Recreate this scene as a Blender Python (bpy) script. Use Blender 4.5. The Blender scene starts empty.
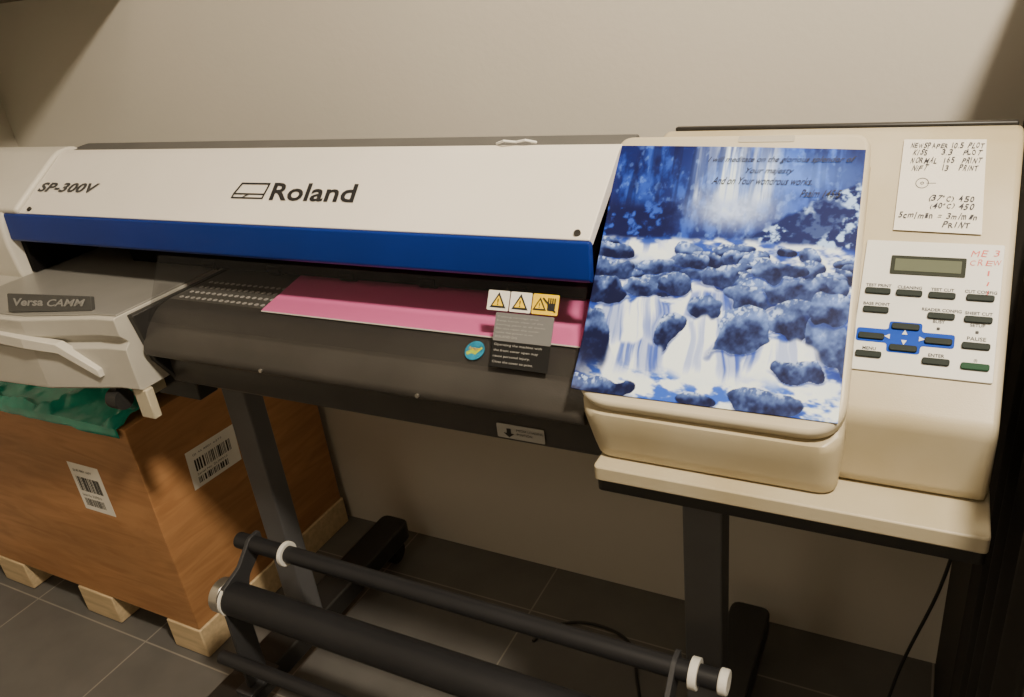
import bpy, bmesh, math, random
import numpy as np
from mathutils import Vector, Matrix
random.seed(4)
C = bpy.context.scene.collection
X = Vector((1, 0, 0))

# ------------------------------------------------------------------ materials
def mat(name, col, rough=.5, metal=0., var=.06, scale=12., bump=0., bscale=60., coat=0., spec=.5, alpha=1., stretch=(1, 1, 1), rvar=0.):
    m = bpy.data.materials.new(name); m.use_nodes = True
    nt = m.node_tree; b = nt.nodes["Principled BSDF"]
    tc = nt.nodes.new("ShaderNodeTexCoord"); mp = nt.nodes.new("ShaderNodeMapping")
    mp.inputs["Scale"].default_value = stretch
    nt.links.new(tc.outputs["Object"], mp.inputs[0])
    n = nt.nodes.new("ShaderNodeTexNoise"); n.inputs["Scale"].default_value = scale; n.inputs["Detail"].default_value = 5
    nt.links.new(mp.outputs[0], n.inputs["Vector"])
    r = nt.nodes.new("ShaderNodeValToRGB")
    r.color_ramp.elements[0].position = .3; r.color_ramp.elements[1].position = .7
    r.color_ramp.elements[0].color = (*[c * (1 - var) for c in col], 1)
    r.color_ramp.elements[1].color = (*[min(1, c * (1 + var)) for c in col], 1)
    nt.links.new(n.outputs["Fac"], r.inputs[0]); nt.links.new(r.outputs[0], b.inputs["Base Color"])
    b.inputs["Roughness"].default_value = rough; b.inputs["Metallic"].default_value = metal
    b.inputs["Specular IOR Level"].default_value = spec
    b.inputs["Coat Weight"].default_value = coat; b.inputs["Alpha"].default_value = alpha
    if rvar:
        n3 = nt.nodes.new("ShaderNodeTexNoise"); n3.inputs["Scale"].default_value = 7; n3.inputs["Detail"].default_value = 7
        nt.links.new(tc.outputs["Object"], n3.inputs["Vector"])
        mr = nt.nodes.new("ShaderNodeMapRange"); mr.inputs[1].default_value = .3; mr.inputs[2].default_value = .7
        mr.inputs[3].default_value = rough - rvar; mr.inputs[4].default_value = rough + rvar
        nt.links.new(n3.outputs["Fac"], mr.inputs[0]); nt.links.new(mr.outputs[0], b.inputs["Roughness"])
    if bump:
        n2 = nt.nodes.new("ShaderNodeTexNoise"); n2.inputs["Scale"].default_value = bscale; n2.inputs["Detail"].default_value = 3
        nt.links.new(mp.outputs[0], n2.inputs["Vector"])
        bp = nt.nodes.new("ShaderNodeBump"); bp.inputs["Strength"].default_value = bump; bp.inputs["Distance"].default_value = .004
        nt.links.new(n2.outputs["Fac"], bp.inputs["Height"]); nt.links.new(bp.outputs[0], b.inputs["Normal"])
    return m

def aged(name, c0, c1):
    """plastic that yellowed unevenly"""
    m = mat(name, c0, .42, var=.04, scale=8, bump=.05, bscale=700, rvar=.08)
    r = [n for n in m.node_tree.nodes if n.type == 'VALTORGB'][0]; n = [n for n in m.node_tree.nodes if n.type == 'TEX_NOISE'][0]
    n.inputs["Scale"].default_value = 6; n.inputs["Detail"].default_value = 8
    r.color_ramp.elements[0].color = (*c1, 1); r.color_ramp.elements[1].color = (*c0, 1)
    return m
cream = aged("cream_plastic", (.60, .55, .43), (.54, .475, .34))
cream2 = aged("aged_cream_plastic", (.55, .495, .37), (.44, .37, .235))
endm = mat("grey_white_plastic", (.46, .44, .39), .42, var=.07, scale=8, bump=.05, bscale=700)
lightend = mat("off_white_plastic", (.62, .595, .53), .42, var=.05, scale=8)
white = mat("white_cover_plastic", (.80, .76, .69), .38, var=.04, scale=5, rvar=.08)
blue = mat("blue_strip", (.003, .024, .21), .4, var=.1, scale=5, spec=.25)
silver = mat("silver_plastic", (.33, .32, .295), .38, metal=.35, var=.05)
greyp = mat("grey_plastic", (.10, .098, .095), .55, var=.08, bump=.05, bscale=500, spec=.3)
apronm = mat("charcoal_plastic", (.042, .038, .034), .36, var=.18, scale=9, bump=.06, bscale=500, spec=.5, rvar=.08)
blackp = mat("black_plastic", (.016, .015, .014), .45, var=.15)
dark = mat("dark_interior", (.006, .005, .005), .8, spec=.1)
platem = mat("platen_metal", (.12, .115, .105), .45, metal=.3, var=.08)
pink = mat("pink_vinyl", (.98, .20, .49), .5, var=.04, scale=4, spec=.3)
paper = mat("paper_white", (.80, .77, .70), .7, var=.03)
ink = mat("black_ink", (.012, .012, .014), .6)
modelink = mat("dark_grey_ink", (.05, .05, .052), .6)
penink = mat("pen_ink", (.02, .02, .03), .7)
redink = mat("red_ink", (.62, .10, .09), .6)
greyink = mat("pale_hole_rim", (.50, .48, .45), .6)
yellow = mat("yellow_label", (.95, .62, .01), .6, spec=.2)
lime = mat("lime_print", (.55, .72, .06), .5)
greylab = mat("grey_label", (.16, .16, .16), .55, spec=.3)
emb = mat("embossed_plate_grey", (.46, .43, .36), .5)
blacklab = mat("black_label", (.012, .012, .012), .5, spec=.2)
whiteink = mat("white_ink", (.7, .7, .68), .6)
fadeink = mat("faded_ink", (.36, .35, .33), .6)
badgeink = mat("badge_ink", (.24, .235, .22), .6)
panelm = mat("panel_overlay", (.66, .66, .63), .45, var=.03)
keycol = mat("key_rubber", (.018, .025, .022), .6, spec=.15)
keyblue = mat("key_blue", (.006, .055, .42), .6, spec=.12)
keygreen = mat("power_key_green", (.015, .06, .03), .6, spec=.15)
lcd = mat("lcd_green", (.11, .125, .085), .6, var=.05, spec=.1)
lcdf = mat("lcd_frame", (.03, .035, .026), .6, spec=.1)
steel = mat("brushed_steel", (.55, .52, .47), .28, metal=.9)
legm = mat("stand_grey_paint", (.10, .10, .105), .5, var=.08)
bracketm = mat("bracket_dark_paint", (.035, .035, .038), .5, var=.08)
rollm = mat("roller_black", (.016, .016, .018), .45, var=.1, spec=.35)
discm = mat("white_nylon", (.78, .76, .70), .45)
rub = mat("caster_rubber", (.015, .015, .015), .6)
greenm = mat("green_sheet", (.010, .33, .24), .25, var=.4, scale=10, bump=.5, bscale=26)
curtm = mat("black_fabric", (.012, .010, .008), .9, var=.2)
cyan = mat("round_sticker_blue", (.02, .30, .50), .4, var=.5, scale=60)
cabm = mat("shadow_cabinet_brown", (.12, .09, .06), .6)
palew = mat("pale_pine", (.58, .44, .26), .7, var=.15, scale=10, stretch=(1, 8, 8), bump=.2)
cablem = mat("cable_black", (.012, .012, .012), .5)
smoke = mat("smoked_acrylic", (.02, .02, .02), .15, alpha=.13)
boardm = mat("shadow_board_paint", (.016, .013, .010), .7)
badgem = mat("badge_grey", (.07, .07, .067), .5, metal=.2)

def ply():
    m = mat("plywood", (.44, .222, .092), .6, var=.20, scale=3, stretch=(.7, .7, 3), bump=.08, bscale=40)
    nt = m.node_tree; b = nt.nodes["Principled BSDF"]; src = b.inputs["Base Color"].links[0].from_socket
    tc = nt.nodes.new("ShaderNodeTexCoord"); mp = nt.nodes.new("ShaderNodeMapping"); mp.inputs["Scale"].default_value = (1.2, 1.2, 8)
    wv = nt.nodes.new("ShaderNodeTexNoise"); wv.inputs["Scale"].default_value = 4; wv.inputs["Detail"].default_value = 8; wv.inputs["Distortion"].default_value = 1.4
    nt.links.new(tc.outputs["Object"], mp.inputs[0]); nt.links.new(mp.outputs[0], wv.inputs["Vector"])
    rp = nt.nodes.new("ShaderNodeValToRGB"); rp.color_ramp.elements[0].position = .36; rp.color_ramp.elements[1].position = .62
    rp.color_ramp.elements[0].color = (.76, .70, .64, 1); rp.color_ramp.elements[1].color = (1.0, 1.0, 1.0, 1)
    nt.links.new(wv.outputs["Fac"], rp.inputs[0])
    mx = nt.nodes.new("ShaderNodeMix"); mx.data_type = 'RGBA'; mx.blend_type = 'MULTIPLY'; mx.inputs[0].default_value = .8
    nt.links.new(src, mx.inputs[6]); nt.links.new(rp.outputs[0], mx.inputs[7]); nt.links.new(mx.outputs[2], b.inputs["Base Color"])
    return m
plywood = ply()

def wall_mat(name, col):
    return mat(name, col, .8, var=.04, scale=1.6, bump=.10, bscale=90, spec=.3)

def floor_mat():
    m = bpy.data.materials.new("slate_tiles"); m.use_nodes = True
    nt = m.node_tree; b = nt.nodes["Principled BSDF"]
    tc = nt.nodes.new("ShaderNodeTexCoord"); mp = nt.nodes.new("ShaderNodeMapping")
    mp.inputs["Location"].default_value = (.355, .212, 0)
    nt.links.new(tc.outputs["Object"], mp.inputs[0])
    br = nt.nodes.new("ShaderNodeTexBrick")
    br.offset = 0; br.inputs["Scale"].default_value = 1; br.inputs["Brick Width"].default_value = .4
    br.inputs["Row Height"].default_value = .4; br.inputs["Mortar Size"].default_value = .0020
    br.inputs["Mortar Smooth"].default_value = .2
    br.inputs["Color1"].default_value = (.105, .10, .095, 1); br.inputs["Color2"].default_value = (.12, .115, .105, 1)
    br.inputs["Mortar"].default_value = (.24, .22, .19, 1)
    nt.links.new(mp.outputs[0], br.inputs[0])
    n = nt.nodes.new("ShaderNodeTexNoise"); n.inputs["Scale"].default_value = 9; n.inputs["Detail"].default_value = 8
    nt.links.new(tc.outputs["Object"], n.inputs["Vector"])
    mx = nt.nodes.new("ShaderNodeMix"); mx.data_type = 'RGBA'; mx.blend_type = 'MULTIPLY'; mx.inputs[0].default_value = .6
    nt.links.new(br.outputs["Color"], mx.inputs[6]); nt.links.new(n.outputs["Fac"], mx.inputs[7])
    mx2 = nt.nodes.new("ShaderNodeMix"); mx2.data_type = 'RGBA'; mx2.blend_type = 'ADD'; mx2.inputs[0].default_value = .35
    nt.links.new(mx.outputs[2], mx2.inputs[6]); nt.links.new(br.outputs["Color"], mx2.inputs[7])
    nt.links.new(mx2.outputs[2], b.inputs["Base Color"]); b.inputs["Roughness"].default_value = .5
    bp = nt.nodes.new("ShaderNodeBump"); bp.inputs["Strength"].default_value = .15; bp.inputs["Distance"].default_value = .003
    nt.links.new(n.outputs["Fac"], bp.inputs["Height"]); nt.links.new(bp.outputs[0], b.inputs["Normal"])
    return m

# ------------------------------------------------------------------ builders
ORI = {}
def empty(name, loc, label, cat, **kw):
    e = bpy.data.objects.new(name, None); e.empty_display_size = .05
    e.location = loc; C.objects.link(e); ORI[e.name] = Vector(loc)
    e["label"] = label; e["category"] = cat
    for k, v in kw.items(): e[k] = v
    return e

class MB:
    def __init__(s): s.v = []; s.f = []; s.m = []
    def add(s, vs, fs, mi=0):
        o = len(s.v); s.v += [Vector(p) for p in vs]
        for f in fs: s.f.append([i + o for i in f]); s.m.append(mi)
        return s
    def prism(s, pts, vec, mi=0):
        n = len(pts); pts = [Vector(p) for p in pts]; vec = Vector(vec)
        vs = pts + [p + vec for p in pts]
        fs = [list(range(n))[::-1], list(range(n, 2 * n))] + [[i, (i + 1) % n, n + (i + 1) % n, n + i] for i in range(n)]
        return s.add(vs, fs, mi)
    def px(s, prof, x0, x1, mi=0):
        return s.prism([(x0, y, z) for y, z in prof], (x1 - x0, 0, 0), mi)
    def box(s, x0, x1, y0, y1, z0, z1, mi=0):
        return s.px([(y0, z0), (y1, z0), (y1, z1), (y0, z1)], x0, x1, mi)
    def loft(s, rings, mi=0, caps=True):
        n = len(rings[0]); vs = [p for r in rings for p in r]; fs = []
        for k in range(len(rings) - 1):
            for i in range(n):
                j = (i + 1) % n
                fs.append([k * n + i, k * n + j, (k + 1) * n + j, (k + 1) * n + i])
        if caps: fs += [list(range(n))[::-1], [(len(rings) - 1) * n + i for i in range(n)]]
        return s.add(vs, fs, mi)
    def cyl(s, p0, p1, r, seg=24, mi=0, r2=None):
        return s.tube([p0, p1], [r, r if r2 is None else r2], seg, mi)
    def tube(s, pts, r, seg=8, mi=0):
        pts = [Vector(p) for p in pts]
        rr = r if isinstance(r, (list, tuple)) else [r] * len(pts)
        rings = []; up = None
        for i, p in enumerate(pts):
            d = (pts[min(i + 1, len(pts) - 1)] - pts[max(i - 1, 0)]).normalized()
            if up is None:
                up = Vector((0, 0, 1)) if abs(d.z) < .9 else Vector((1, 0, 0))
            a = d.cross(up).normalized(); b = d.cross(a).normalized()
            rings.append([p + (a * math.cos(t) + b * math.sin(t)) * rr[i] for t in [2 * math.pi * k / seg for k in range(seg)]])
        return s.loft(rings, mi)
    def ring(s, c, ax, r0, r1, h, seg=28, mi=0):
        c = Vector(c); ax = Vector(ax).normalized()
        a = ax.cross(Vector((0, .3, 1))).normalized(); b = ax.cross(a)
        rings = []
        for rad, off in ((r0, 0), (r1, 0), (r1, h), (r0, h)):
            rings.append([c + ax * off + (a * math.cos(t) + b * math.sin(t)) * rad for t in [2 * math.pi * k / seg for k in range(seg)]])
        rings.append(rings[0])
        return s.loft(rings, mi, caps=False)
    def fr(s, O, U, V, pts, h, mi=0, off=0):
        N = U.cross(V)
        return s.prism([O + U * a + V * b + N * off for a, b in pts], N * h, mi)
    def text(s, t, O, U, V, w=None, h=None, size=None, mi=0, off=.0006, bold=0., shear=0., align='L', sp=1.):
        cu = bpy.data.curves.new("t", 'FONT'); cu.body = t; cu.size = 1; cu.offset = bold; cu.shear = shear
        cu.resolution_u = 3; cu.space_character = sp
        ob = bpy.data.objects.new("t", cu); C.objects.link(ob)
        dg = bpy.context.evaluated_depsgraph_get(); me = bpy.data.meshes.new_from_object(ob.evaluated_get(dg))
        vs = [v.co.copy() for v in me.vertices]; fs = [list(p.vertices) for p in me.polygons]
        bpy.data.objects.remove(ob); bpy.data.curves.remove(cu); bpy.data.meshes.remove(me)
        if not vs: return s
        x0 = min(v.x for v in vs); x1 = max(v.x for v in vs); y0 = min(v.y for v in vs); y1 = max(v.y for v in vs)
        if size: sx = sy = size
        else:
            sy = h / (y1 - y0) if h else w / (x1 - x0)
            sx = w / (x1 - x0) if w else sy
        N = U.cross(V); W = (x1 - x0) * sx
        dx = {'L': 0, 'C': -W / 2, 'R': -W}[align]
        base = 0 if size else y0
        return s.add([O + U * ((v.x - x0) * sx + dx) + V * ((v.y - base) * sy) + N * off for v in vs], fs, mi)
    def hand(s, t, O, U, V, w, h, mi=0, off=.0006, seed=1, slope=0., bold=.02):
        """uneven pen writing: every letter placed, turned and sized on its own"""
        rr = random.Random(seed); N = U.cross(V)
        wd = [{' ': .7, '1': .55, 'I': .5, '.': .45, '(': .5, ')': .5, '°': .55, '=': 1.1, '/': .8, 'm': 1.35, 'M': 1.25, 'W': 1.3}.get(c, 1.) for c in t]
        step = w / sum(wd); x = 0
        for ch, k_ in zip(t, wd):
            if ch != ' ':
                dg_ = ch.isdigit() or ch == '='
                th = rr.uniform(-.13, .13) * (.4 if dg_ else 1) + .05; k = rr.uniform(.82, 1.15) if not dg_ else rr.uniform(.98, 1.12)
                u2 = (U * math.cos(th) + V * math.sin(th)); v2 = N.cross(u2) + U * rr.uniform(.12, .32)
                lw = step * k_ * .80 * rr.uniform(.85, 1.1)
                lh = h * k * {'.': .18, '=': .40, '°': .35, '/': 1.15}.get(ch, .75 if ch.islower() else 1.)
                if ch in '1I.': lw *= .45
                up = {'=': .25, '°': .65, '/': -.1}.get(ch, 0) * h
                s.text(ch, O + U * (x + rr.uniform(-.08, .08) * step) + V * (rr.uniform(-.10, .10) * h + up + slope * x), u2, v2, w=lw, h=lh, mi=mi, off=off, bold=-.01 if ch == '=' else (bold * .5 if ch in '689' else bold))
            x += step * k_
        return s
    def fin(s, name, mats, parent=None, bevel=0., seg=2, label=None, cat=None, angle=35, **kw):
        if not isinstance(mats, (list, tuple)): mats = [mats]
        lo = Vector([min(v[i] for v in s.v) for i in range(3)]); hi = Vector([max(v[i] for v in s.v) for i in range(3)])
        c = (lo + hi) / 2
        if parent is None: c.z = lo.z
        me = bpy.data.meshes.new(name); me.from_pydata([v - c for v in s.v], [], s.f)
        for m in mats: me.materials.append(m)
        me.polygons.foreach_set("material_index", s.m)
        if not kw.pop("nonorm", False):
            bm = bmesh.new(); bm.from_mesh(me); bmesh.ops.recalc_face_normals(bm, faces=bm.faces); bm.to_mesh(me); bm.free()
        me.polygons.foreach_set("use_smooth", [True] * len(me.polygons)); me.set_sharp_from_angle(angle=math.radians(angle))
        ob = bpy.data.objects.new(name, me); C.objects.link(ob)
        ORI[ob.name] = c.copy()
        if parent: ob.parent = parent; ob.location = c - ORI[parent.name]
        else: ob.location = c
        if bevel:
            md = ob.modifiers.new("bevel", 'BEVEL'); md.width = bevel; md.segments = seg; md.limit_method = 'ANGLE'; md.angle_limit = math.radians(30)
        if label: ob["label"] = label
        if cat: ob["category"] = cat
        for k, v in kw.items(): ob[k] = v
        return ob

def rnd(pts, r, seg=5):
    n = len(pts); out = []
    for i, p in enumerate(pts):
        ri = r[i] if isinstance(r, (list, tuple)) else r
        p = Vector(p); a = Vector(pts[i - 1]); b = Vector(pts[(i + 1) % n])
        if ri <= 0: out.append(tuple(p)); continue
        d1 = (a - p); d2 = (b - p); l = min(ri, d1.length * .49, d2.length * .49)
        s0 = p + d1.normalized() * l; s1 = p + d2.normalized() * l
        for k in range(seg + 1):
            t = k / seg
            q = s0 * (1 - t) ** 2 + p * 2 * t * (1 - t) + s1 * t * t
            out.append(tuple(q))
    return out

def rrect(cx, cy, w, h, r):
    return rnd([(cx - w / 2, cy - h / 2), (cx + w / 2, cy - h / 2), (cx + w / 2, cy + h / 2), (cx - w / 2, cy + h / 2)], r, 3)

# ------------------------------------------------------------------ room
wm = wall_mat("painted_plaster", (.64, .60, .53))
MB().box(-2.3, 1.6, -1.9, 1.45, -.1, 0).fin("floor", floor_mat(), kind="structure", label="dark grey slate floor tiles with pale grout")
MB().box(-2.3, 1.6, 1.31, 1.43, 0, 2.6).fin("wall_back", wm, kind="structure", label="plain beige painted plaster wall")
MB().box(-2.32, -2.2, -1.9, 1.31, 0, 2.6).fin("wall_left", wm, kind="structure", label="beige painted plaster side wall")
MB().box(1.5, 1.6, -1.9, 1.31, 0, 2.6).fin("wall_right", wm, kind="structure", label="beige painted plaster side wall")
MB().box(-2.2, 1.5, -1.9, -1.8, 0, 2.6).fin("wall_front", wm, kind="structure", label="beige painted plaster wall")
MB().box(-2.3, 1.6, -1.9, 1.45, 2.6, 2.7).fin("ceiling", wm, kind="structure", label="pale painted ceiling")

cab = empty("shadow_cabinet", (-1.86, 1.02, 1.36), "unseen brown cabinet added to shadow the wall corner", "cabinet")  # unseen cabinet, added to throw the upper-left shadow on the wall
MB().box(-2.19, -1.58, .80, 1.305, 1.36, 2.2).fin("body", cabm, cab, bevel=.004)
MB().box(-2.185, -1.888, .78, .799, 1.37, 2.19).fin("door", cabm, cab, bevel=.003)
MB().box(-1.882, -1.585, .78, .799, 1.37, 2.19).fin("door", cabm, cab, bevel=.003)

# ------------------------------------------------------------------ printer
P = empty("large_format_printer", (-.75, .92, .745), "cream and charcoal wide-format inkjet printer with blue front strip", "printer")
MB().px(rnd([(.925, 1.05), (.925, 1.086), (.985, 1.0905), (.992, 1.0905), (1.06, 1.02), (1.08, .76), (1.0, .76), (1.0, 1.05)], [0, 0, .003, .003, .02, 0, 0, 0]), -1.44, -.345).fin("rear_housing", greyp, P, bevel=.002)
MB().px([(1.001, .78), (1.001, 1.0955), (1.010, 1.0955), (1.06, 1.03), (1.08, .78)], -.30, .072).fin("rear_housing", blackp, P, bevel=.002)
cov = rnd([(.806, 1.010), (.918, 1.088), (.932, 1.092), (.932, 1.075), (.815, 1.000)], [.002, .01, .003, 0, 0])
fc = MB().px(cov, -1.425, -.345).fin("front_cover", white, P, bevel=.0015)
CU = X.copy(); CV = Vector((0, .112, .078)).normalized(); CN = CU.cross(CV)
def cp(x, y): return Vector((x, y, 1.010 + (y - .806) * .078 / .112))
tb = MB()
tb.text("SP-300V", cp(-1.414, .845), CU, CV, w=.158, h=.021, bold=.036, shear=.20, mi=0, off=.0012, sp=1.06)
tb.fin("model_lettering", modelink, fc, nonorm=True)
tb = MB()
tb.text("Roland", cp(-.866, .8415), CU, CV, w=.160, h=.0325, bold=.022, mi=0, off=.0012, sp=1.02, shear=-.12)
O = cp(-.938, .843)
def fr2(pts): tb.fr(O, CU, CV, pts, .0004, off=.001)
fr2([(0, .010), (.006, .030), (.064, .030), (.064, .027), (.0085, .027), (.0035, .010)])
fr2([(.061, .027), (.064, .027), (.064, .010), (.061, .010)])
fr2([(0, .010), (.064, .010), (.064, .0075), (0, .0075)])
fr2([(0, 0), (.064, 0), (.064, .0025), (0, .0025)])
fr2([(.0, .0025), (.0028, .0025), (.0028, .0075), (.0, .0075)])
fr2([(.0612, .0025), (.064, .0025), (.064, .0075), (.0612, .0075)])
fr2([(.022, .0025), (.024, .0025), (.033, .0075), (.028, .0075)])
tb.fin("brand_lettering", ink, fc, nonorm=True)
for x in (-1.40, -.362):
    MB().cyl(cp(x, .813), cp(x, .813) + CN * .003, .0042, 16).fin("screw", blackp, fc)
MB().px(rnd([(.800, .961), (.803, 1.008), (.815, 1.008), (.812, .957), (.806, .957)], [.004, .003, 0, 0, 0]), -1.468, -.345).fin("blue_strip", blue, P, bevel=.001)
MB().box(-1.45, -.35, .965, .999, .885, 1.06).fin("interior_back_panel", dark, P)
MB().box(-1.468, -1.455, .815, .964, .895, 1.0).fin("interior_side_panel", dark, P)
MB().box(-1.45, -.35, .93, .964, .975, 1.0).fin("carriage_rail", dark, P, bevel=.002)
MB().px(rnd([(.905, .890), (.963, .890), (.963, .972), (.915, .972), (.902, .93)], .004, 3), -1.30, -.35).fin("slot_dark_bar", dark, P, bevel=.001)  # near-black bar added to darken the slot above the vinyl
for x in (-1.1, -.95, -.8, -.65, -.5):
    MB().cyl((x - .014, .908, .8965), (x + .014, .908, .8965), .0090, 16).fin("pinch_roller", dark, P)
pl = MB().px([(.998, .884), (.790, .884), (.790, .87), (.998, .87)], -1.083, -.345)
hole = MB()
for i in range(15):
    for j in range(4):
        x = -1.058 + i * .0125; y = .799 + j * .021
        hole.ring((x, y, .8842), (0, 0, 1), .0016, .0038, .0006, 10)
plo = pl.fin("platen", platem, P, bevel=.001)
hole.fin("vacuum_hole", greyink, plo, kind="stuff")
ap = rnd([(.790, .884), (.766, .881), (.744, .866), (.727, .847), (.716, .826), (.718, .815), (.735, .810), (.790, .812)], [.002, .012, .012, .012, .006, .004, .003, 0])
MB().px(ap, -1.078, -.33).fin("apron", apronm, P, bevel=.001, angle=50)
lc = MB().px(rnd([(.757, .812), (.752, .78), (.757, .747), (.80, .742), (1.0, .745), (1.0, .812)], [0, .02, .006, 0, 0, 0]), -1.085, -.30).fin("lower_cover", apronm, P, bevel=.001)
lb = MB().fr(Vector((-.470, .7527, .7555)), X, Vector((0, 0, 1)), rrect(.034, .0105, .068, .021, .002), .0008, off=.0005)
lb.fr(Vector((-.470, .7527, .7555)), X, Vector((0, 0, 1)), [(.010, .008), (.0175, .002), (.025, .008)], .0003, 1, off=.0016)
lb.fr(Vector((-.470, .7527, .7555)), X, Vector((0, 0, 1)), [(.0145, .008), (.0205, .008), (.0205, .015), (.0145, .015)], .0003, 1, off=.0016)
for k, t in enumerate(["MEDIA LOADING", "POSITION"]):
    lb.text(t, Vector((-.441, .7527, .7555 + .0125 - k * .006)), X, Vector((0, 0, 1)), h=.0035, mi=1, off=.002)
lb.fin("info_label", [fadeink, ink], lc, nonorm=True)
for x in (-.83, -.56):
    MB().cyl((x, .7175, .822), (x, .7140, .8222), .0028, 12).fin("screw", steel, P)
sO = Vector((-.488, .7545, .8760)); sV = Vector((0, .022, .015)).normalized()
st = MB().fr(sO, X, sV, [(.0135 * math.cos(t), .0135 * math.sin(t)) for t in [k * math.pi / 14 for k in range(28)]], .0006, off=.0008)
st.fr(sO, X, sV, [(-.011, -.004), (-.004, .002), (.002, -.001), (.008, .006), (.0105, .004), (.003, -.006), (-.003, -.0045), (-.008, -.0075)], .0003, 2, off=.0015)
st.text("happy", sO - X * .009 - sV * .001, X, sV, w=.018, h=.006, mi=1, off=.0021, shear=.3, bold=.01)
st.fin("round_sticker", [cyan, yellow, lime], P)

# smoked front window with labels
wv = Vector((0, .792 - .738, .957 - .866)); wl = wv.length; wv.normalize()
wO = Vector((0, .7365, .8665))
def wp(x, b): return wO + X * x + wv * b
win = MB().fr(wO, X, wv, [(-1.07, 0), (-.345, 0), (-.345, wl), (-1.07, wl)], .002).fin("smoked_window", smoke, P)
l = MB()
def lab(x0, x1, b0, b1, mi, off=.003): l.fr(wO, X, wv, rnd([(x0, b0), (x1, b0), (x1, b1), (x0, b1)], .0015, 2), .0004, mi, off)
lab(-.472, -.4425, .0695, .094, 0); lab(-.441, -.4125, .0695, .094, 0); lab(-.411, -.377, .0695, .094, 1)
def tri(cx, cy, r, fill, edge, off=.0036):
    l.fr(wO, X, wv, [(cx - r, cy - r * .75), (cx + r, cy - r * .75), (cx, cy + r)], .0002, edge, off)
    q = r * .66
    l.fr(wO, X, wv, [(cx - q, cy - q * .72 - .0005), (cx + q, cy - q * .72 - .0005), (cx, cy + q * .9)], .0002, fill, off + .0004)
for cx in (-.457, -.427):
    tri(cx, .081, .011, 1, 2)
    l.text("!", wp(cx, .076), X, wv, h=.008, mi=2, off=.0046, align='C', bold=.02)
tri(-.401, .081, .009, 1, 2)
l.text("!", wp(-.401, .077), X, wv, h=.006, mi=2, off=.0046, align='C', bold=.02)
hx, hb = -.386, .081
l.fr(wO, X, wv, rrect(hx, hb - .002, .010, .009, .002), .0002, 2, .0036)
for k in range(4): l.fr(wO, X, wv, rrect(hx - .0042 + k * .0028, hb + .005, .0019, .008, .0008), .0002, 2, .0036)
l.fr(wO, X, wv, [(hx - .012, hb + .008), (hx - .0105, hb + .009), (hx + .007, hb - .007), (hx + .0055, hb - .008)], .0002, 2, .0044)
l.fin("warning_label", [paper, yellow, ink], win, nonorm=True)
l = MB(); lab(-.4580, -.3800, .033, .0675, 0)
for k in range(6):
    l.text(["Cutting carriage area", "Keep hands clear of the", "moving parts at all times.", "Do not open the cover", "while the power is on", "ROLAND DG"][k], wp(-.455, .0610 - k * .0048), X, wv, w=[.055, .062, .066, .058, .05, .03][k], h=.0026, mi=1, off=.004)
l.fin("instruction_label", [greylab, fadeink], win, nonorm=True)
l = MB(); lab(-.4580, -.3800, .0010, .0325, 0)
for k in range(4):
    l.text(["Operating the machine with", "the front cover open may", "cause personal injury.", "Close the cover to print."][k], wp(-.4545, .0265 - k * .0070), X, wv, w=[.064, .060, .05, .055][k], h=.0036, mi=1, off=.004)
l.fin("instruction_label", [blacklab, fadeink], win, nonorm=True)

# --- left end
lt = MB()
lt.px(rnd([(.985, .98), (.980, 1.07), (.955, 1.096), (.916, 1.094), (.800, 1.016), (.815, .998), (.93, .99)], [0, .02, .025, .025, .010, 0, 0]), -1.68, -1.427)
lt.px(rnd([(1.0, .87), (.985, 1.0), (.90, 1.03), (.802, 1.010), (.792, .985), (.790, .95), (.794, .90), (.80, .87)], [0, 0, 0, .004, .006, .006, .004, 0]), -1.68, -1.4695)
lt.fin("end_cover", lightend, P, bevel=.006, seg=4)
def lprof(f, x):
    return [(x, y, z) for y, z in [(1.0, .760), (1.0, .889), (f + .003, .889), (f, .886), (f + .001, .858), (f + .012, .846), (f + .012, .842), (f + .003, .834), (f + .003, .764), (f + .008, .760)]]
lo = MB().loft([lprof(.692, -1.088), lprof(.688, -1.130), lprof(.652, -1.262), lprof(.640, -1.42), lprof(.640, -1.68)])
lo.fin("end_base", endm, P, bevel=.0012, angle=10)
MB().loft([[(x, y, z) for y, z in [(.96, .8895), (f, .8895), (f, .8915), (.96, .893)]] for x, f in ((-1.09, .700), (-1.130, .696), (-1.262, .662), (-1.42, .652), (-1.465, .652))]).fin("silver_deck", silver, P, bevel=.001)
bO = Vector((-1.302, .664, .900)); bU = (Vector((-1.150, .704, .897)) - bO); bL = bU.length; bU.normalize()
bV = Vector((0, .35, .94)); bV = (bV - bU * bV.dot(bU)).normalized()
bd = MB().fr(bO, bU, bV, rnd([(0, -.007), (bL, -.005), (bL, .017), (0, .023)], .002, 3), -.008, 0, off=.0)
bdo = bd.fin("badge_plate", badgem, P, bevel=.0015)
tb = MB().text("Versa", bO + bU * .012 + bV * .003, bU, bV, w=bL * .36, h=.0125, off=.001, shear=.2, bold=.03)
tb.text("CAMM", bO + bU * (.016 + bL * .38) + bV * .002, bU, bV, w=bL * .46, h=.0115, off=.001, shear=.4, bold=.02)
tb.fin("badge_lettering", badgeink, bdo, nonorm=True)
lv = MB()
def bar(pts, t=.016):
    rings = []
    for (x, y, z, h) in pts:
        rings.append([(x, y, z), (x, y, z - h), (x, y + t, z - h), (x, y + t, z)])
    lv.loft(rings)
bar([(-1.50, .632, .8745, .020), (-1.262, .642, .8600, .019), (-1.205, .658, .8480, .017), (-1.150, .677, .7995, .014)])
lv.fin("latch_bar", lightend, P, bevel=.0012, angle=10)
MB().box(-1.115, -1.083, .70, .715, .706, .760).box(-1.150, -1.115, .72, .80, .73, .76).fin("end_bracket", cream2, P, bevel=.002)
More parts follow.
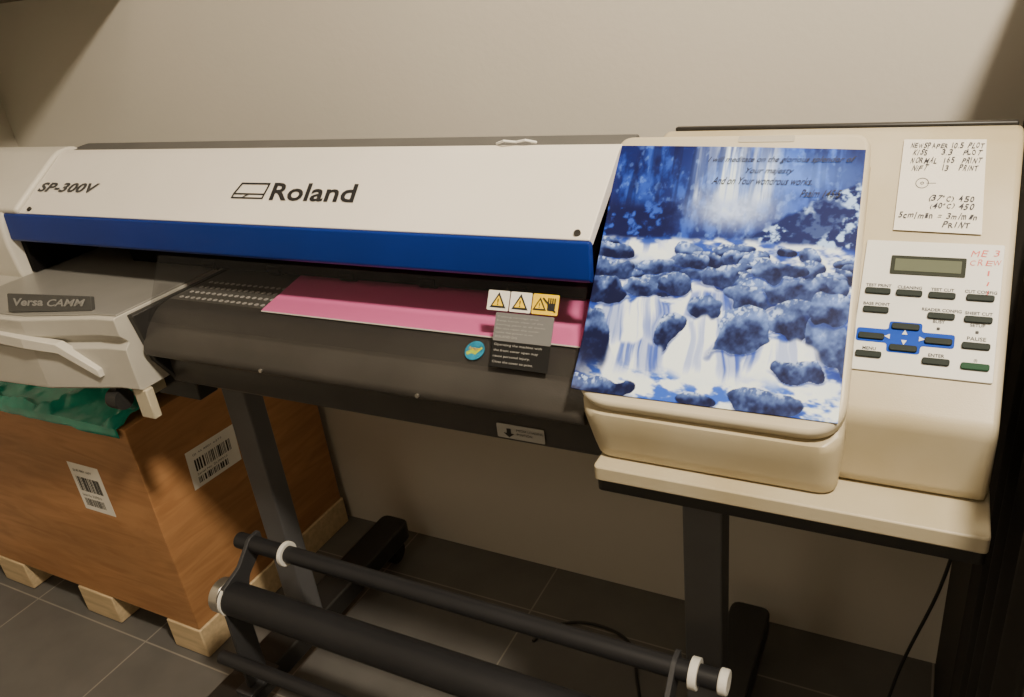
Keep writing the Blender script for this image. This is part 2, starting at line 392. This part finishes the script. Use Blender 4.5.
MB().px([(.715, .885), (.80, .885), (.98, .885), (.98, .75), (.76, .75), (.73, .80)], -1.0885, -1.075).box(-1.14, -1.04, .76, .80, .715, .76).fin("side_plate", blackp, P, bevel=.002)
MB().cyl((-1.17, .70, .735), (-1.145, .70, .735), .018, 20).box(-1.165, -1.15, .695, .71, .735, .761).fin("caster", rub, P)

# --- right unit
tr = rnd([(-.312, .690), (.080, .690), (.080, 1.08), (-.312, 1.08)], [.008, .006, .006, .006], 4)
t = MB(); t.prism([(x, y, .7635) for x, y in tr], (0, 0, .0185)); t.fin("base_tray", cream2, P, bevel=.0018, seg=2)
t = MB(); t.prism([(x * 1.0, y + .008, .7445) for x, y in tr], (0, 0, .018)); t.fin("tray_underside", blackp, P)
bp_ = rnd([(1.0, .782), (.748, .782), (.740, .792), (.736, .866), (.752, .8815), (.966, 1.0845), (.980, 1.0915), (1.0, 1.0925)], [0, .004, .006, .014, .010, .014, .006, 0])
MB().px(bp_, -.31, .0765).fin("control_housing", cream2, P, bevel=.006, seg=4)
LO = Vector((0, .697, .860)); LV = Vector((0, .223, .220)).normalized()
LN = X.cross(LV)
rings = []
for z, yf, il, ir, rc in ((.7835, .7130, .016, .004, .020), (.787, .7100, .014, .002, .022), (.800, .7065, .010, .001, .026), (.820, .7025, .005, -.001, .030), (.838, .6995, .001, -.002, .032), (.846, .7000, 0, -.002, .034)):
    x0 = -.330 + il; x1 = -.0535 - ir
    rings.append([(x, y, z) for x, y in rnd([(x0, yf), (x1, yf), (x1 - .012, .985), (x0 - .020, .985)], [rc, rc, 0, 0], 6)])
for yf in (.716, .76, .82, .88, .93):
    z = .172 + .987 * yf - .028
    x0 = -.330 - (yf - .70) * .09; x1 = -.0525 - (yf - .70) * .05
    rings.append([(x, y, z) for x, y in rnd([(x0, yf), (x1, yf), (x1 - .002, .985), (x0 - .002, .985)], [.012, .012, 0, 0], 6)])
MB().loft(rings).fin("head_housing", cream2, P, angle=50)
lidp = rnd([(-.334, 0), (-.051, 0), (-.066, .341), (-.352, .341)], [.042, .042, .02, .02], 8)
ld = MB().fr(LO, X, LV, lidp, -.022).fin("lid", cream, P, bevel=.006, seg=5)
MB().fr(LO, X, LV, rrect(-.175, .3335, .062, .008, .002), .0006, 0, off=.0002).fin("embossed_plate", emb, ld)
# control panel
PO = Vector((-.0575, .771, .8993)); PV = Vector((0, .717, .680)).normalized(); PW, PH = .125, .145
PN = X.cross(PV)
def pp(u, v): return (u * PW, (1 - v) * PH)
def pw(u, v): return PO + X * (u * PW) + PV * ((1 - v) * PH)
cpn = MB().fr(PO, X, PV, rnd([(0, 0), (PW, 0), (PW, PH), (0, PH)], .002, 3), .0026, off=0).fin("control_panel", panelm, P, bevel=.0006)
MB().fr(PO, X, PV, rrect(*pp(.475, .19), .068, .021, .0015), .0012, 0, off=.0024).fr(PO, X, PV, rrect(*pp(.475, .19), .060, .0135, .0008), .0003, 1, off=.0037).fin("display", [lcdf, lcd], cpn)
bl = MB()
cx_, cy_ = pp(.37, .738)
bw, bh, aw, ah = .044, .0145, .0150, .0165
bl.fr(PO, X, PV, rnd([(cx_ - bw, cy_ - bh / 2), (cx_ - aw, cy_ - bh / 2), (cx_ - aw, cy_ - ah), (cx_ + aw, cy_ - ah), (cx_ + aw, cy_ - bh / 2), (cx_ + bw, cy_ - bh / 2),
                      (cx_ + bw, cy_ + bh / 2), (cx_ + aw, cy_ + bh / 2), (cx_ + aw, cy_ + ah), (cx_ - aw, cy_ + ah), (cx_ - aw, cy_ + bh / 2), (cx_ - bw, cy_ + bh / 2)], .003, 3), .0006, off=.0025)
bl.fin("arrow_pad", keyblue, cpn)
keys = [(.135, .404), (.365, .406), (.60, .408), (.865, .407), (.138, .548), (.61, .561), (.865, .566),
        (.37, .66), (.13, .748), (.61, .745), (.37, .818), (.127, .883), (.607, .892), (.866, .755), (.873, .900)]
for i, (u, v) in enumerate(keys):
    w = .024 if i not in (7, 10) else .025
    MB().fr(PO, X, PV, rrect(*pp(u, v), w, .0066, .0022), .0028, off=.0026).fin("button", keycol if i != 14 else keygreen, cpn, bevel=.0006)
lt_ = MB()
def pt(s, u, v, h=.0034, mi=0, bold=.02, shear=0, w=None): lt_.text(s, pw(u, v), X, PV, h=h, w=w, mi=mi, off=.0030, align='C', bold=bold, shear=shear)
for s_, u, v in [("TEST PRINT", .135, .370), ("CLEANING", .365, .372), ("TEST CUT", .60, .374), ("CUT CONFIG", .865, .373), ("BASE POINT", .138, .513),
                 ("READER CONFIG", .61, .527), ("SHEET CUT", .865, .531), ("BUSY", .60, .612), ("SETUP", .865, .617), ("MENU", .127, .85), ("ENTER", .607, .858)]:
    pt(s_, u, v)
pt("PAUSE", .866, .716, h=.0040, w=.016, bold=.01)
pt("(I)", .873, .868, h=.0035)
for u, v in ((.60, .652), (.865, .655)):
    lt_.fr(PO, X, PV, rrect(*pp(u, v), .003, .003, .001), .0004, 0, off=.0027)
for (u, v, d) in ((.37, .70, (0, 1)), (.37, .776, (0, -1)), (.245, .740, (-1, 0)), (.495, .740, (1, 0))):
    c = Vector(pp(u, v)); d = Vector(d); e = Vector((-d.y, d.x)); r = .0025
    lt_.fr(PO, X, PV, [tuple(c + d * r), tuple(c - d * r + e * r), tuple(c - d * r - e * r)][::-1], .0002, 2, off=.0036)
lt_.hand("ME 3", pw(.77, .095), X, PV, .026, .0066, 1, .003, 3, bold=0)
lt_.hand("CREW", pw(.77, .165), X, PV, .028, .0066, 1, .003, 4, bold=0)
for v in (.24, .31, .38): lt_.hand("I", pw(.90, v), X, PV, .004, .005, 1, .003, int(v * 100), bold=0)
lt_.fin("panel_lettering", [ink, redink, whiteink], cpn, nonorm=True)
tw = MB(); tw.tube([(-.52, .93, 1.094), (-.505, .922, 1.099), (-.49, .928, 1.096), (-.475, .925, 1.099), (-.462, .93, 1.095), (-.47, .935, 1.094)], .0016, 8)
tw.fin("cable_tie", discm, None, label="small white plastic cable tie lying on the printer cover", cat="cable tie")

# ------------------------------------------------------------------ vinyl sheet
vn = MB()
prof = [(.96, .8862), (.785, .8862), (.778, .8855)]
vn.loft([[(x0, y, z), (x1, y, z), (x1, y, z + .0006), (x0, y, z + .0006)] for (y, z), x0, x1 in zip(prof, (-.92, -.868, -.866), (-.352, -.352, -.352))])
vn.loft([[(x0, y, z), (x1, y, z), (x1, y, z + .0008), (x0, y, z + .0008)] for (y, z), x0, x1 in zip([(.7782, .8856), (.7760, .8854)], (-.866, -.864), (-.352, -.352))], 1)
vn.fin("vinyl_sheet", [pink, paper], None, label="bright pink vinyl sheet loaded in the printer", cat="vinyl")

# ------------------------------------------------------------------ poster
def srgb(c):
    c = np.clip(c, 0, 1); return np.where(c <= .04045, c / 12.92, ((c + .055) / 1.055) ** 2.4)
def vnoise(x, y, seed=0):
    r = np.random.RandomState(seed); g = r.rand(64, 64)
    xi = np.floor(x).astype(int); yi = np.floor(y).astype(int); fx = x - xi; fy = y - yi
    fx = fx * fx * (3 - 2 * fx); fy = fy * fy * (3 - 2 * fy)
    G = lambda a, b: g[a % 64, b % 64]
    return (G(xi, yi) * (1 - fx) + G(xi + 1, yi) * fx) * (1 - fy) + (G(xi, yi + 1) * (1 - fx) + G(xi + 1, yi + 1) * fx) * fy
def fbm(x, y, seed=0, o=4):
    t = 0; a = .5; s = 0
    for k in range(o):
        t = t + a * vnoise(x * 2 ** k + 3.7 * k, y * 2 ** k + 1.3 * k, seed + k); s += a; a *= .55
    return t / s
def sstep(a, b, x): t = np.clip((x - a) / (b - a), 0, 1); return t * t * (3 - 2 * t)
GW, GH = 360, 400
U_, V_ = np.meshgrid(np.linspace(0, 1, GW), np.linspace(0, 1, GH))
def mix(A, col, m):
    return A * (1 - m[..., None]) + np.array(col) * m[..., None]
def ramp(c0, c1, t): return np.array(c0) + (np.array(c1) - np.array(c0)) * t[..., None]
def over(A, col, m): return A * (1 - m[..., None]) + col * m[..., None]
NAVY = (.04, .09, .33); MID = (.15, .29, .68); LIGHT = (.50, .66, .95); WHITE = (.96, .98, 1.0)
img = np.zeros((GH, GW, 3)) + np.array(NAVY)
tn = fbm(U_ * 20, V_ * 12, 1, 5); fine = fbm(U_ * 50, V_ * 50, 5, 3)
img = mix(img, MID, sstep(.40, .66, tn) * .9); img = mix(img, LIGHT, sstep(.56, .74, fbm(U_ * 45, V_ * 35, 6, 4)) * .35)
tk = fbm(U_ * 24, V_ * 1.5, 8, 3); img = mix(img, (.02, .04, .20), sstep(.55, .68, tk) * sstep(.34, .25, V_) * .65)
m = np.exp(-(((U_ - .72) / .30) ** 2 + ((V_ - .11) / .10) ** 2)); img = mix(img, (.44, .60, .93), np.clip(m * .7, 0, 1))
st_ = fbm(U_ * 46, V_ * 3 + 9, 11, 4)
m = (1.1 * np.exp(-((U_ - .49 - .05 * V_) / .06) ** 2) + 1.0 * np.exp(-((U_ - .63) / .05) ** 2) + .7 * np.exp(-((U_ - .38) / .025) ** 2)) * sstep(.27, .20, V_)
img = mix(img, (.88, .93, 1.0), np.clip(m * (.30 + .80 * sstep(.34, .60, st_)), 0, 1))
m = np.exp(-(((U_ - .53) / .17) ** 2 + ((V_ - .265) / .07) ** 2)); img = mix(img, (.80, .86, .98), np.clip(m * (.70 + .45 * fine), 0, 1))
line = .42 - .28 * sstep(.44, 1.0, U_)
fo = fbm(U_ * 34, V_ * 40, 21, 5)
m = sstep(0, .02, V_ - line + .09 * (fbm(U_ * 9, V_ * 9, 3) - .5)) * sstep(.42, .50, U_) * sstep(.62, .54, V_)
img = over(img, ramp((.04, .09, .30), (.68, .79, .96), np.clip(sstep(.42, .64, fo) * (.25 + .85 * sstep(.40, .58, fbm(U_ * 10, V_ * 13, 23))), 0, 1)), m)
m = sstep(.40, .30, U_ + .12 * fo) * sstep(.20, .28, V_) * sstep(.44, .39, V_)
img = over(img, ramp((.02, .05, .24), (.17, .30, .68), sstep(.48, .72, fo)), m)
wrp = (fbm(U_ * 7, V_ * 7, 55, 3) - .5)
rv = sstep(.375, .40, V_ + .04 * wrp)
rn = fbm(U_ * 14 + 3 * V_, V_ * 26, 33, 4)
img = over(img, ramp((.16, .27, .62), (.92, .95, 1.0), sstep(.34, .56, rn)), rv)
def rock(cu, cv, rx, ry, seed, tone=0.):
    global img
    w1 = fbm(U_ * 12 + seed, V_ * 12, seed, 2) - .5; w2 = fbm(U_ * 12, V_ * 12 + seed, seed + 3, 2) - .5
    w3 = fbm(U_ * 40, V_ * 40, seed + 7, 2) - .5
    sk = ((seed * 37) % 11 - 5) * .08
    uu = (U_ - cu + w1 * rx * 1.1 + sk * (V_ - cv)) / rx; vv = (V_ - cv + w2 * ry * 1.1) / ry
    q = np.abs(uu) ** 2.5 + np.abs(vv) ** 2.1 + w3 * .35
    m = sstep(1.06, .97, q)
    hgt = -vv - (.30 + sk) * uu; sp = fbm(U_ * 85, V_ * 75, seed + 9, 3); lp = fbm(U_ * 22, V_ * 24, seed + 5, 3)
    fac = sstep(-.30, .55, hgt + 1.0 * (lp - .5))
    li = np.clip(.10 + .46 * fac + .60 * (lp - .5) + .30 * (sp - .5) + tone, 0, 1)
    col = ramp((.022, .05, .20), (.50, .62, .88), li)
    s2 = sstep(.46, .62, sp) * sstep(.40, 1.0, hgt + 1.0 * (lp - .5)) * .75
    col = over(col, np.array((.84, .90, 1.0)) + 0 * col, s2)
    sh = sstep(1.6, 1.1, q) * sstep(.2, .8, vv) * sstep(.98, 1.1, q)
    img = mix(img, (.06, .13, .44), sh * .6)
    img = over(img, col, m)
def fall(u0, u1, v0, v1, seed, lean=0., a=1.):
    global img
    fan = 1 - .25 * (V_ - v0) / (v1 - v0)
    uc = (u0 + u1) / 2
    uu = (U_ - lean * (V_ - v0) - uc) * fan + uc + .03 * wrp + .012 * (fbm(U_ * 5, V_ * 14, seed + 60, 2) - .5)
    ed = .03 * (fbm(U_ * 14, V_ * 6, seed + 40, 2) - .5) * 2
    top = .04 * (fbm(U_ * 12, V_ * 0, seed + 44, 3) - .5) * 2
    m = sstep(u0 - .012, u0 + .012, uu + ed) * sstep(u1 + .012, u1 - .012, uu + ed) * sstep(v0 - .008, v0 + .012, V_ + top) * sstep(v1 + .04, v1 - .02, V_)
    s = fbm(uu * 60, V_ * 3.5, seed, 3); big = fbm(uu * 16, V_ * 2.5, seed + 9, 2)
    t = np.clip(.16 + sstep(.30, .62, s) * .50 + sstep(.38, .62, big) * .52, 0, 1)
    t = np.clip(t + .45 * sstep(v1 - .08, v1, V_), 0, 1)
    img = over(img, ramp((.10, .21, .62), WHITE, t), m * a)
    mist = np.exp(-(((U_ - (u0 + u1) / 2 - lean * (v1 - v0)) / ((u1 - u0) * .55)) ** 2 + ((V_ - v1) / .022) ** 2))
    img = mix(img, (.90, .94, 1.0), np.clip(mist * .7 * a * (.6 + .8 * fine), 0, 1))
r2 = random.Random(31)
for k in range(44):
    v = .405 + .17 * (k / 44); u = r2.uniform(.0, 1.0); s = (.019 + .12 * (v - .385)) * r2.uniform(.6, 1.25)
    if abs(u - .19) < .08 and v < .48: continue
    rock(u, v, s * r2.uniform(1.4, 2.5), s * r2.uniform(.8, 1.2), 40 + k, r2.uniform(-.08, .14))
fall(.12, .27, .395, .47, 169, .05)
rock(.06, .45, .09, .035, 220, 0); rock(.07, .53, .12, .045, 221, -.03); rock(.27, .50, .08, .03, 222, .08); rock(.40, .47, .08, .03, 223)
fall(.38, .60, .565, .70, 171, .05); fall(.08, .32, .625, .84, 172, .08); fall(.60, .72, .55, .64, 170, .1, .9)
rock(.04, .60, .10, .05, 201, -.03); rock(.34, .575, .075, .04, 202, .05); rock(.53, .525, .09, .04, 203, .08)
rock(.65, .60, .095, .045, 204, .05); rock(.84, .55, .14, .055, 205, .12); rock(.70, .495, .10, .04, 206, .1); rock(.20, .59, .075, .03, 213, .05)
rock(.49, .655, .07, .045, 207, .02); rock(.81, .66, .10, .06, 208, .08); rock(.97, .74, .10, .10, 209, .10); rock(.95, .61, .11, .06, 210, .12)
fall(.32, .62, .69, .93, 173, .02); fall(.64, .90, .735, .89, 174, .15, .95)
rock(.63, .73, .095, .095, 211, .12)
rock(.010, .80, .11, .17, 212, -.05); rock(.355, .735, .045, .065, 214, -.04)
fall(.13, .35, .79, .97, 175, .08, .95)
m = sstep(.87, .93, V_ + .08 * (fbm(U_ * 6, V_ * 6, 91) - .5)) * sstep(.25, .5, U_ + V_ - .6)
s = fbm(U_ * 16 - 9 * V_, V_ * 34, 92, 4)
img = over(img, ramp((.20, .36, .76), WHITE, sstep(.34, .54, s)), m)
rock(.76, .965, .12, .04, 215, .03); rock(.86, .84, .10, .038, 216, .0); rock(.08, .985, .14, .04, 217, -.08); rock(.50, .99, .08, .025, 218, -.03)
img = np.clip(img, 0, 1)
lin = srgb(img) * np.array((.92, 1.0, 1.15)); lin = np.clip(lin, 0, 1)
TL = (-.347, .326); TR = (-.0693, .318); BR = (-.0588, .016); BL = (-.3355, .013)
us = U_.ravel(); vs_ = V_.ravel()
a = (1 - vs_) * ((1 - us) * TL[0] + us * TR[0]) + vs_ * ((1 - us) * BL[0] + us * BR[0])
b = (1 - vs_) * ((1 - us) * TL[1] + us * TR[1]) + vs_ * ((1 - us) * BL[1] + us * BR[1])
lift = .0016 + .006 * np.clip(1 - us / .10, 0, 1) ** 2 * np.clip((vs_ - .8) / .2, 0, 1) + .0015 * np.sin(us * 3.1) * (1 - vs_)
LOa = np.array(LO); LVa = np.array(LV); LNa = np.array(LN)
Pw = LOa + np.outer(a, [1, 0, 0]) + np.outer(b, LVa) + np.outer(lift, LNa)
cen = Pw.mean(axis=0); cen[2] = Pw[:, 2].min()
me = bpy.data.meshes.new("poster")
idx = np.arange(GW * GH).reshape(GH, GW)
fa = np.stack([idx[1:, :-1], idx[1:, 1:], idx[:-1, 1:], idx[:-1, :-1]], -1).reshape(-1, 4)
me.from_pydata((Pw - cen).tolist(), [], fa.tolist())
at = me.color_attributes.new("picture", 'FLOAT_COLOR', 'POINT')
at.data.foreach_set("color", np.concatenate([lin.reshape(-1, 3), np.ones((GW * GH, 1))], 1).astype(np.float32).ravel())
me.polygons.foreach_set("use_smooth", [True] * len(me.polygons))
pm = bpy.data.materials.new("printed_poster"); pm.use_nodes = True
nt = pm.node_tree; bs = nt.nodes["Principled BSDF"]; an = nt.nodes.new("ShaderNodeAttribute"); an.attribute_name = "picture"
nt.links.new(an.outputs["Color"], bs.inputs["Base Color"]); bs.inputs["Roughness"].default_value = .55; bs.inputs["Specular IOR Level"].default_value = .2
me.materials.append(pm)
pst = bpy.data.objects.new("poster", me); pst.location = cen; C.objects.link(pst)
pst["label"] = "blue poster of a waterfall over snowy boulders on the lid"; pst["category"] = "poster"
ORI[pst.name] = Vector(cen)
sd = pst.modifiers.new("thickness", 'SOLIDIFY'); sd.thickness = .0008; sd.offset = -1
def ppt(u, v):
    aa = (1 - v) * ((1 - u) * TL[0] + u * TR[0]) + v * ((1 - u) * BL[0] + u * BR[0])
    bb = (1 - v) * ((1 - u) * TL[1] + u * TR[1]) + v * ((1 - u) * BL[1] + u * BR[1])
    return LO + X * aa + LV * bb + LN * .0015
tx = MB()
for s_, u, v, w in (("I will meditate on the glorious splendor of", .40, .075, .158), ("Your majesty", .56, .118, .052), ("And on Your wondrous works.", .43, .160, .108), ("Psalm 145:5", .78, .200, .042)):
    tx.text(s_, ppt(u, v), X, LV, w=w, h=.0092, off=.0024, shear=.5, mi=0, bold=.005)
tx.fin("poster_lettering", ink, pst, nonorm=True)

# ------------------------------------------------------------------ handwritten note
NO = Vector((-.034, .885, 1.0085)); NV = PV
nt_ = MB().fr(NO, X, NV, [(0, 0), (.0805, -.002), (.0765, .109), (-.001, .110)], .0004, 0, off=.0016)
for i, (s_, u, v, w) in enumerate((("NEWSPAPER 10.5 PLOT", .006, .0985, .069), ("KISS    3.3   PLOT", .009, .0900, .064), ("NORMAL  165  PRINT", .008, .0800, .066), ("NIFT     13   PRINT", .010, .0710, .062),
                    ("(37°C) 450", .029, .0345, .043), ("(40°C) 450", .031, .0255, .041), ("5cm/min = 3m/min", .003, .0140, .073), ("PRINT", .044, .0040, .026))):
    nt_.hand(s_, NO + X * u + NV * v, X, NV, w, .0068, 1, .0026, 10 + i, bold=.02)
cc = NO + X * .0215 + NV * .056
for k in range(2):
    nt_.ring(cc + PN * .0022, PN, .0035 + k * .0025 - (.0025 if k == 0 else .0004), .0042 + k * .0025 - (.0025 if k == 0 else .0004), .0002, 20, 1)
nt_.tube([cc + PN * .0023 + X * .004, cc + PN * .0023 + X * .013], .0003, 5, 1)
nt_.fin("handwritten_note", [paper, penink], None, nonorm=True, label="white paper note with handwritten print settings taped above the control panel", cat="note")

# ------------------------------------------------------------------ stand
S = empty("printer_stand", (-.67, .9, 0), "dark grey metal printer stand with take-up rollers", "stand")
for cx in (-1.10, -.236):
    lg = MB().box(cx - .028, cx + .028, .872, .915, .10, .735).fin("leg", legm, S, bevel=.003)
    MB().box(cx - .045, cx + .045, .80, 1.0, .732, .7415).fin("mounting_plate", legm, S, bevel=.001)
    ft = MB()
    ft.prism([(x, y, .062) for x, y in rnd([(cx - .038, .60), (cx + .038, .60), (cx + .038, 1.235), (cx - .038, 1.235)], .02, 4)], (0, 0, .048))
    fo_ = ft.fin("foot", blackp, S, bevel=.004)
    for y in (.64, 1.20):
        cs = MB().cyl((cx - .013, y, .028), (cx + .013, y, .028), .028, 20)
        cs.box(cx - .018, cx - .0145, y - .018, y + .018, .028, .062).box(cx + .0145, cx + .018, y - .018, y + .018, .028, .062).cyl((cx, y, .055), (cx, y, .066), .012, 14)
        cs.fin("caster", rub, fo_)
for cx in (-1.066, -.255):
    br = MB()
    br.px(rnd([(.685, .11), (.735, .11), (.735, .27), (.762, .335), (.812, .37), (.812, .402), (.785, .402), (.745, .365), (.700, .350), (.690, .325)], .006, 3), cx - .004, cx + .004)
    br.box(cx - .02, cx + .02, .67, .75, .109, .118)
    br.fin("roller_bracket", bracketm, S, bevel=.001)
r1 = MB().cyl((-1.100, .79, .385), (-.192, .79, .385), .0155, 28).fin("guide_roller", rollm, S, bevel=.002)
for x, r, h in ((-.985, .023, .008), (-.232, .023, .012)):
    MB().ring((x, .79, .385), X, .0150, r, h).fin("end_disc", discm, r1, bevel=.001)
MB().cyl((-.192, .79, .385), (-.179, .79, .385), .0185, 24).fin("end_knob", discm, r1, bevel=.002)
r3 = MB().cyl((-1.075, .715, .318), (-.16, .715, .318), .031, 32).fin("take_up_roller", rollm, S)
MB().ring((-1.094, .715, .318), X, .020, .0325, .020, 32).cyl((-1.090, .715, .318), (-1.08, .715, .318), .021, 24).fin("end_ring", steel, r3, bevel=.001)
MB().ring((-1.07, .715, .318), X, .0305, .0335, .006, 32).fin("end_disc", discm, r3)
MB().cyl((-1.105, .715, .318), (-1.090, .715, .318), .012, 20).fin("end_knob", blackp, r3)
MB().cyl((-1.08, .665, .215), (-.20, .665, .215), .013, 20).fin("lower_tube", rollm, S)
MB().box(-1.10, -.23, .60, .63, .07, .10).fin("cross_bar", rollm, S, bevel=.003)

# ------------------------------------------------------------------ crate
K = empty("wooden_crate", (-1.73, 1.03, 0), "orange-brown plywood crate on pale pine skids with barcode labels", "crate")
cb = MB().box(-2.16, -1.322, .785, 1.285, .080, .592).fin("crate_body", plywood, K, bevel=.002)
for x0, x1 in ((-1.425, -1.318), (-1.735, -1.61), (-2.07, -1.95)):
    MB().box(x0, x1, .782, 1.29, 0.001, .079).fin("skid", palew, K, bevel=.003)
def barcode(mb, O, U, V, w, h, seed):
    rr = random.Random(seed)
    mb.fr(O, U, V, [(0, 0), (w, 0), (w, h), (0, h)], .0004, 0, off=.0004)
    for (b0, b1, w0, w1) in ((.42, .72, .12, .85), (.10, .26, .12, .75)):
        x = w0
        while x < w1:
            bw = rr.choice((.010, .018, .03)); mb.fr(O, U, V, [(w * x, h * b0), (w * (x + bw), h * b0), (w * (x + bw), h * b1), (w * x, h * b1)], .0002, 1, off=.0010); x += bw + rr.choice((.012, .02, .03))
    mb.text("(J) 45 8801 6277", O + U * w * .12 + V * h * .82, U, V, w=w * .6, h=h * .06, mi=1, off=.0014)
    mb.text("Serial No. ZU90513", O + U * w * .12 + V * h * .31, U, V, w=w * .62, h=h * .05, mi=1, off=.0014)
b1 = MB(); barcode(b1, Vector((-1.560, .785, .352)), X, Vector((0, 0, 1)), .099, .122, 3); b1.fin("barcode_label", [paper, ink], cb, nonorm=True)
b1 = MB(); uu = Vector((0, 1, -.05)).normalized(); barcode(b1, Vector((-1.322, .885, .382)), uu, X.cross(uu), .135, .090, 5); b1.fin("barcode_label", [paper, ink], cb, nonorm=True)

NX, NY = 110, 60
gx = np.linspace(-2.14, -1.335, NX); gy = np.linspace(.762, 1.16, NY)
GX, GY = np.meshgrid(gx, gy)
nz = fbm(GX * 9, GY * 15, 201, 3)
cr = 1 - np.abs(2 * fbm(GX * 10 + 3, GY * 14, 231, 3) - 1)
hz = .597 + .05 * np.clip((GY - .80) / .1, 0, 1) * nz + .016 * sstep(.75, 1.0, cr)
hang = np.clip((.784 - GY) / .022, 0, 1)
edge = .016 + .024 * fbm(GX * 9, GX * 0, 205, 3)
yy = np.where(GY < .784, .780 - .004 * nz, GY); zz = np.where(GY < .784, .598 - hang * edge, hz)
vv = np.stack([GX, yy, zz], -1).reshape(-1, 3)
g = MB(); ii = np.arange(NX * NY).reshape(NY, NX)
g.add([tuple(p) for p in vv], np.stack([ii[:-1, :-1], ii[:-1, 1:], ii[1:, 1:], ii[1:, :-1]], -1).reshape(-1, 4).tolist())
go = g.fin("plastic_sheet", greenm, None, label="crumpled teal-green plastic sheet lying on the crate", cat="plastic sheet", angle=60)
sdm = go.modifiers.new("thickness", 'SOLIDIFY'); sdm.thickness = .0015; sdm.offset = 1

# ------------------------------------------------------------------ added black fabric and shadow-casting board
NXc = 90
front = []
for k in range(NXc):
    t = k / (NXc - 1); y = .62 + t * .34
    front.append((.116 + .010 * math.sin(t * 26) + .005 * math.sin(t * 55), y))
pts = front + [(x + .004, y) for x, y in reversed(front)]
cu_ = MB().loft([[(x, y, z) for x, y in pts] for z in (.01, .4, .8, .99)])
cu_.fin("dark_fill_curtain", curtm, None, label="black fabric added to fill the dark right edge", cat="dark_fill_curtain", angle=80)  # black fabric added as a stand-in for the dark right edge
MB().cyl((.116, .60, 1.0), (.116, .972, 1.0), .009, 16).fin("dark_fill_rod", blackp, None, label="black rod carrying the added black fabric", cat="added rod")
MB().box(.098, .112, .985, 1.305, 0, 1.31).fin("shadow_board", boardm, None, bevel=.002, label="tall black board added to cast a shadow on the wall", cat="board")  # board added to cast the slanted shadow at the wall's right end

# cables
def spline(pts, n=10):
    out = []; pts = [Vector(p) for p in pts]
    for i in range(len(pts) - 1):
        p0 = pts[max(i - 1, 0)]; p1 = pts[i]; p2 = pts[i + 1]; p3 = pts[min(i + 2, len(pts) - 1)]
        for k in range(n):
            t = k / n; out.append(.5 * ((2 * p1) + (p2 - p0) * t + (2 * p0 - 5 * p1 + 4 * p2 - p3) * t * t + (3 * p1 - p0 - 3 * p2 + p3) * t ** 3))
    out.append(pts[-1]); return out
MB().tube(spline([(-.66, 1.08, .004), (-.63, 1.14, .004), (-.56, 1.17, .004), (-.47, 1.15, .004), (-.42, 1.06, .004), (-.38, .96, .004), (-.36, .80, .004)]), .0032).fin("power_cable", cablem, None, label="thin black cable looping over the floor tiles", cat="cable")
MB().tube(spline([(.05, .98, .742), (.06, 1.0, .66), (.080, 1.04, .55), (.07, 1.06, .40), (.03, 1.05, .22), (.0, 1.0, .05), (-.03, .95, .004)]), .0026).fin("power_cable", cablem, None, label="thin black cable hanging from under the printer", cat="cable")

# ------------------------------------------------------------------ lights
def area(name, loc, target, size, power, col):
    d = bpy.data.lights.new(name, 'AREA'); d.energy = power; d.size = size; d.color = col; d.shape = 'DISK'
    o = bpy.data.objects.new(name, d); o.location = loc
    o.rotation_euler = (Vector(target) - Vector(loc)).to_track_quat('-Z', 'Y').to_euler(); C.objects.link(o)
    o["label"] = "round warm ceiling lamp or added fill light"; o["category"] = "lamp"
    return o
area("ceiling_or_fill_lamp", (.45, .10, 2.5), (-.5, 1.05, 1.1), .20, 70, (1, .86, .66))
area("ceiling_or_fill_lamp", (-.9, -1.2, 2.5), (-.7, .4, .5), .5, 5, (1, .85, .64))  # added fill light behind the camera, not a real fixture
w = bpy.data.worlds.new("room_world"); w.use_nodes = True
w.node_tree.nodes["Background"].inputs[0].default_value = (1, .85, .66, 1); w.node_tree.nodes["Background"].inputs[1].default_value = .02
bpy.context.scene.world = w

# ------------------------------------------------------------------ camera
cd = bpy.data.cameras.new("camera"); cd.lens = 794 / 1024 * 36; cd.sensor_width = 36; cd.clip_start = .02
cam = bpy.data.objects.new("camera", cd); C.objects.link(cam)
R = Vector((.8864, .4494, -.1114)).normalized(); UP = Vector((-.1058, .4311, .8962)).normalized(); BK = R.cross(UP)
UP = BK.cross(R)
M = Matrix(((R.x, UP.x, BK.x, 0), (R.y, UP.y, BK.y, 0), (R.z, UP.z, BK.z, 1.30), (0, 0, 0, 1)))
cam.matrix_world = M
bpy.context.scene.camera = cam
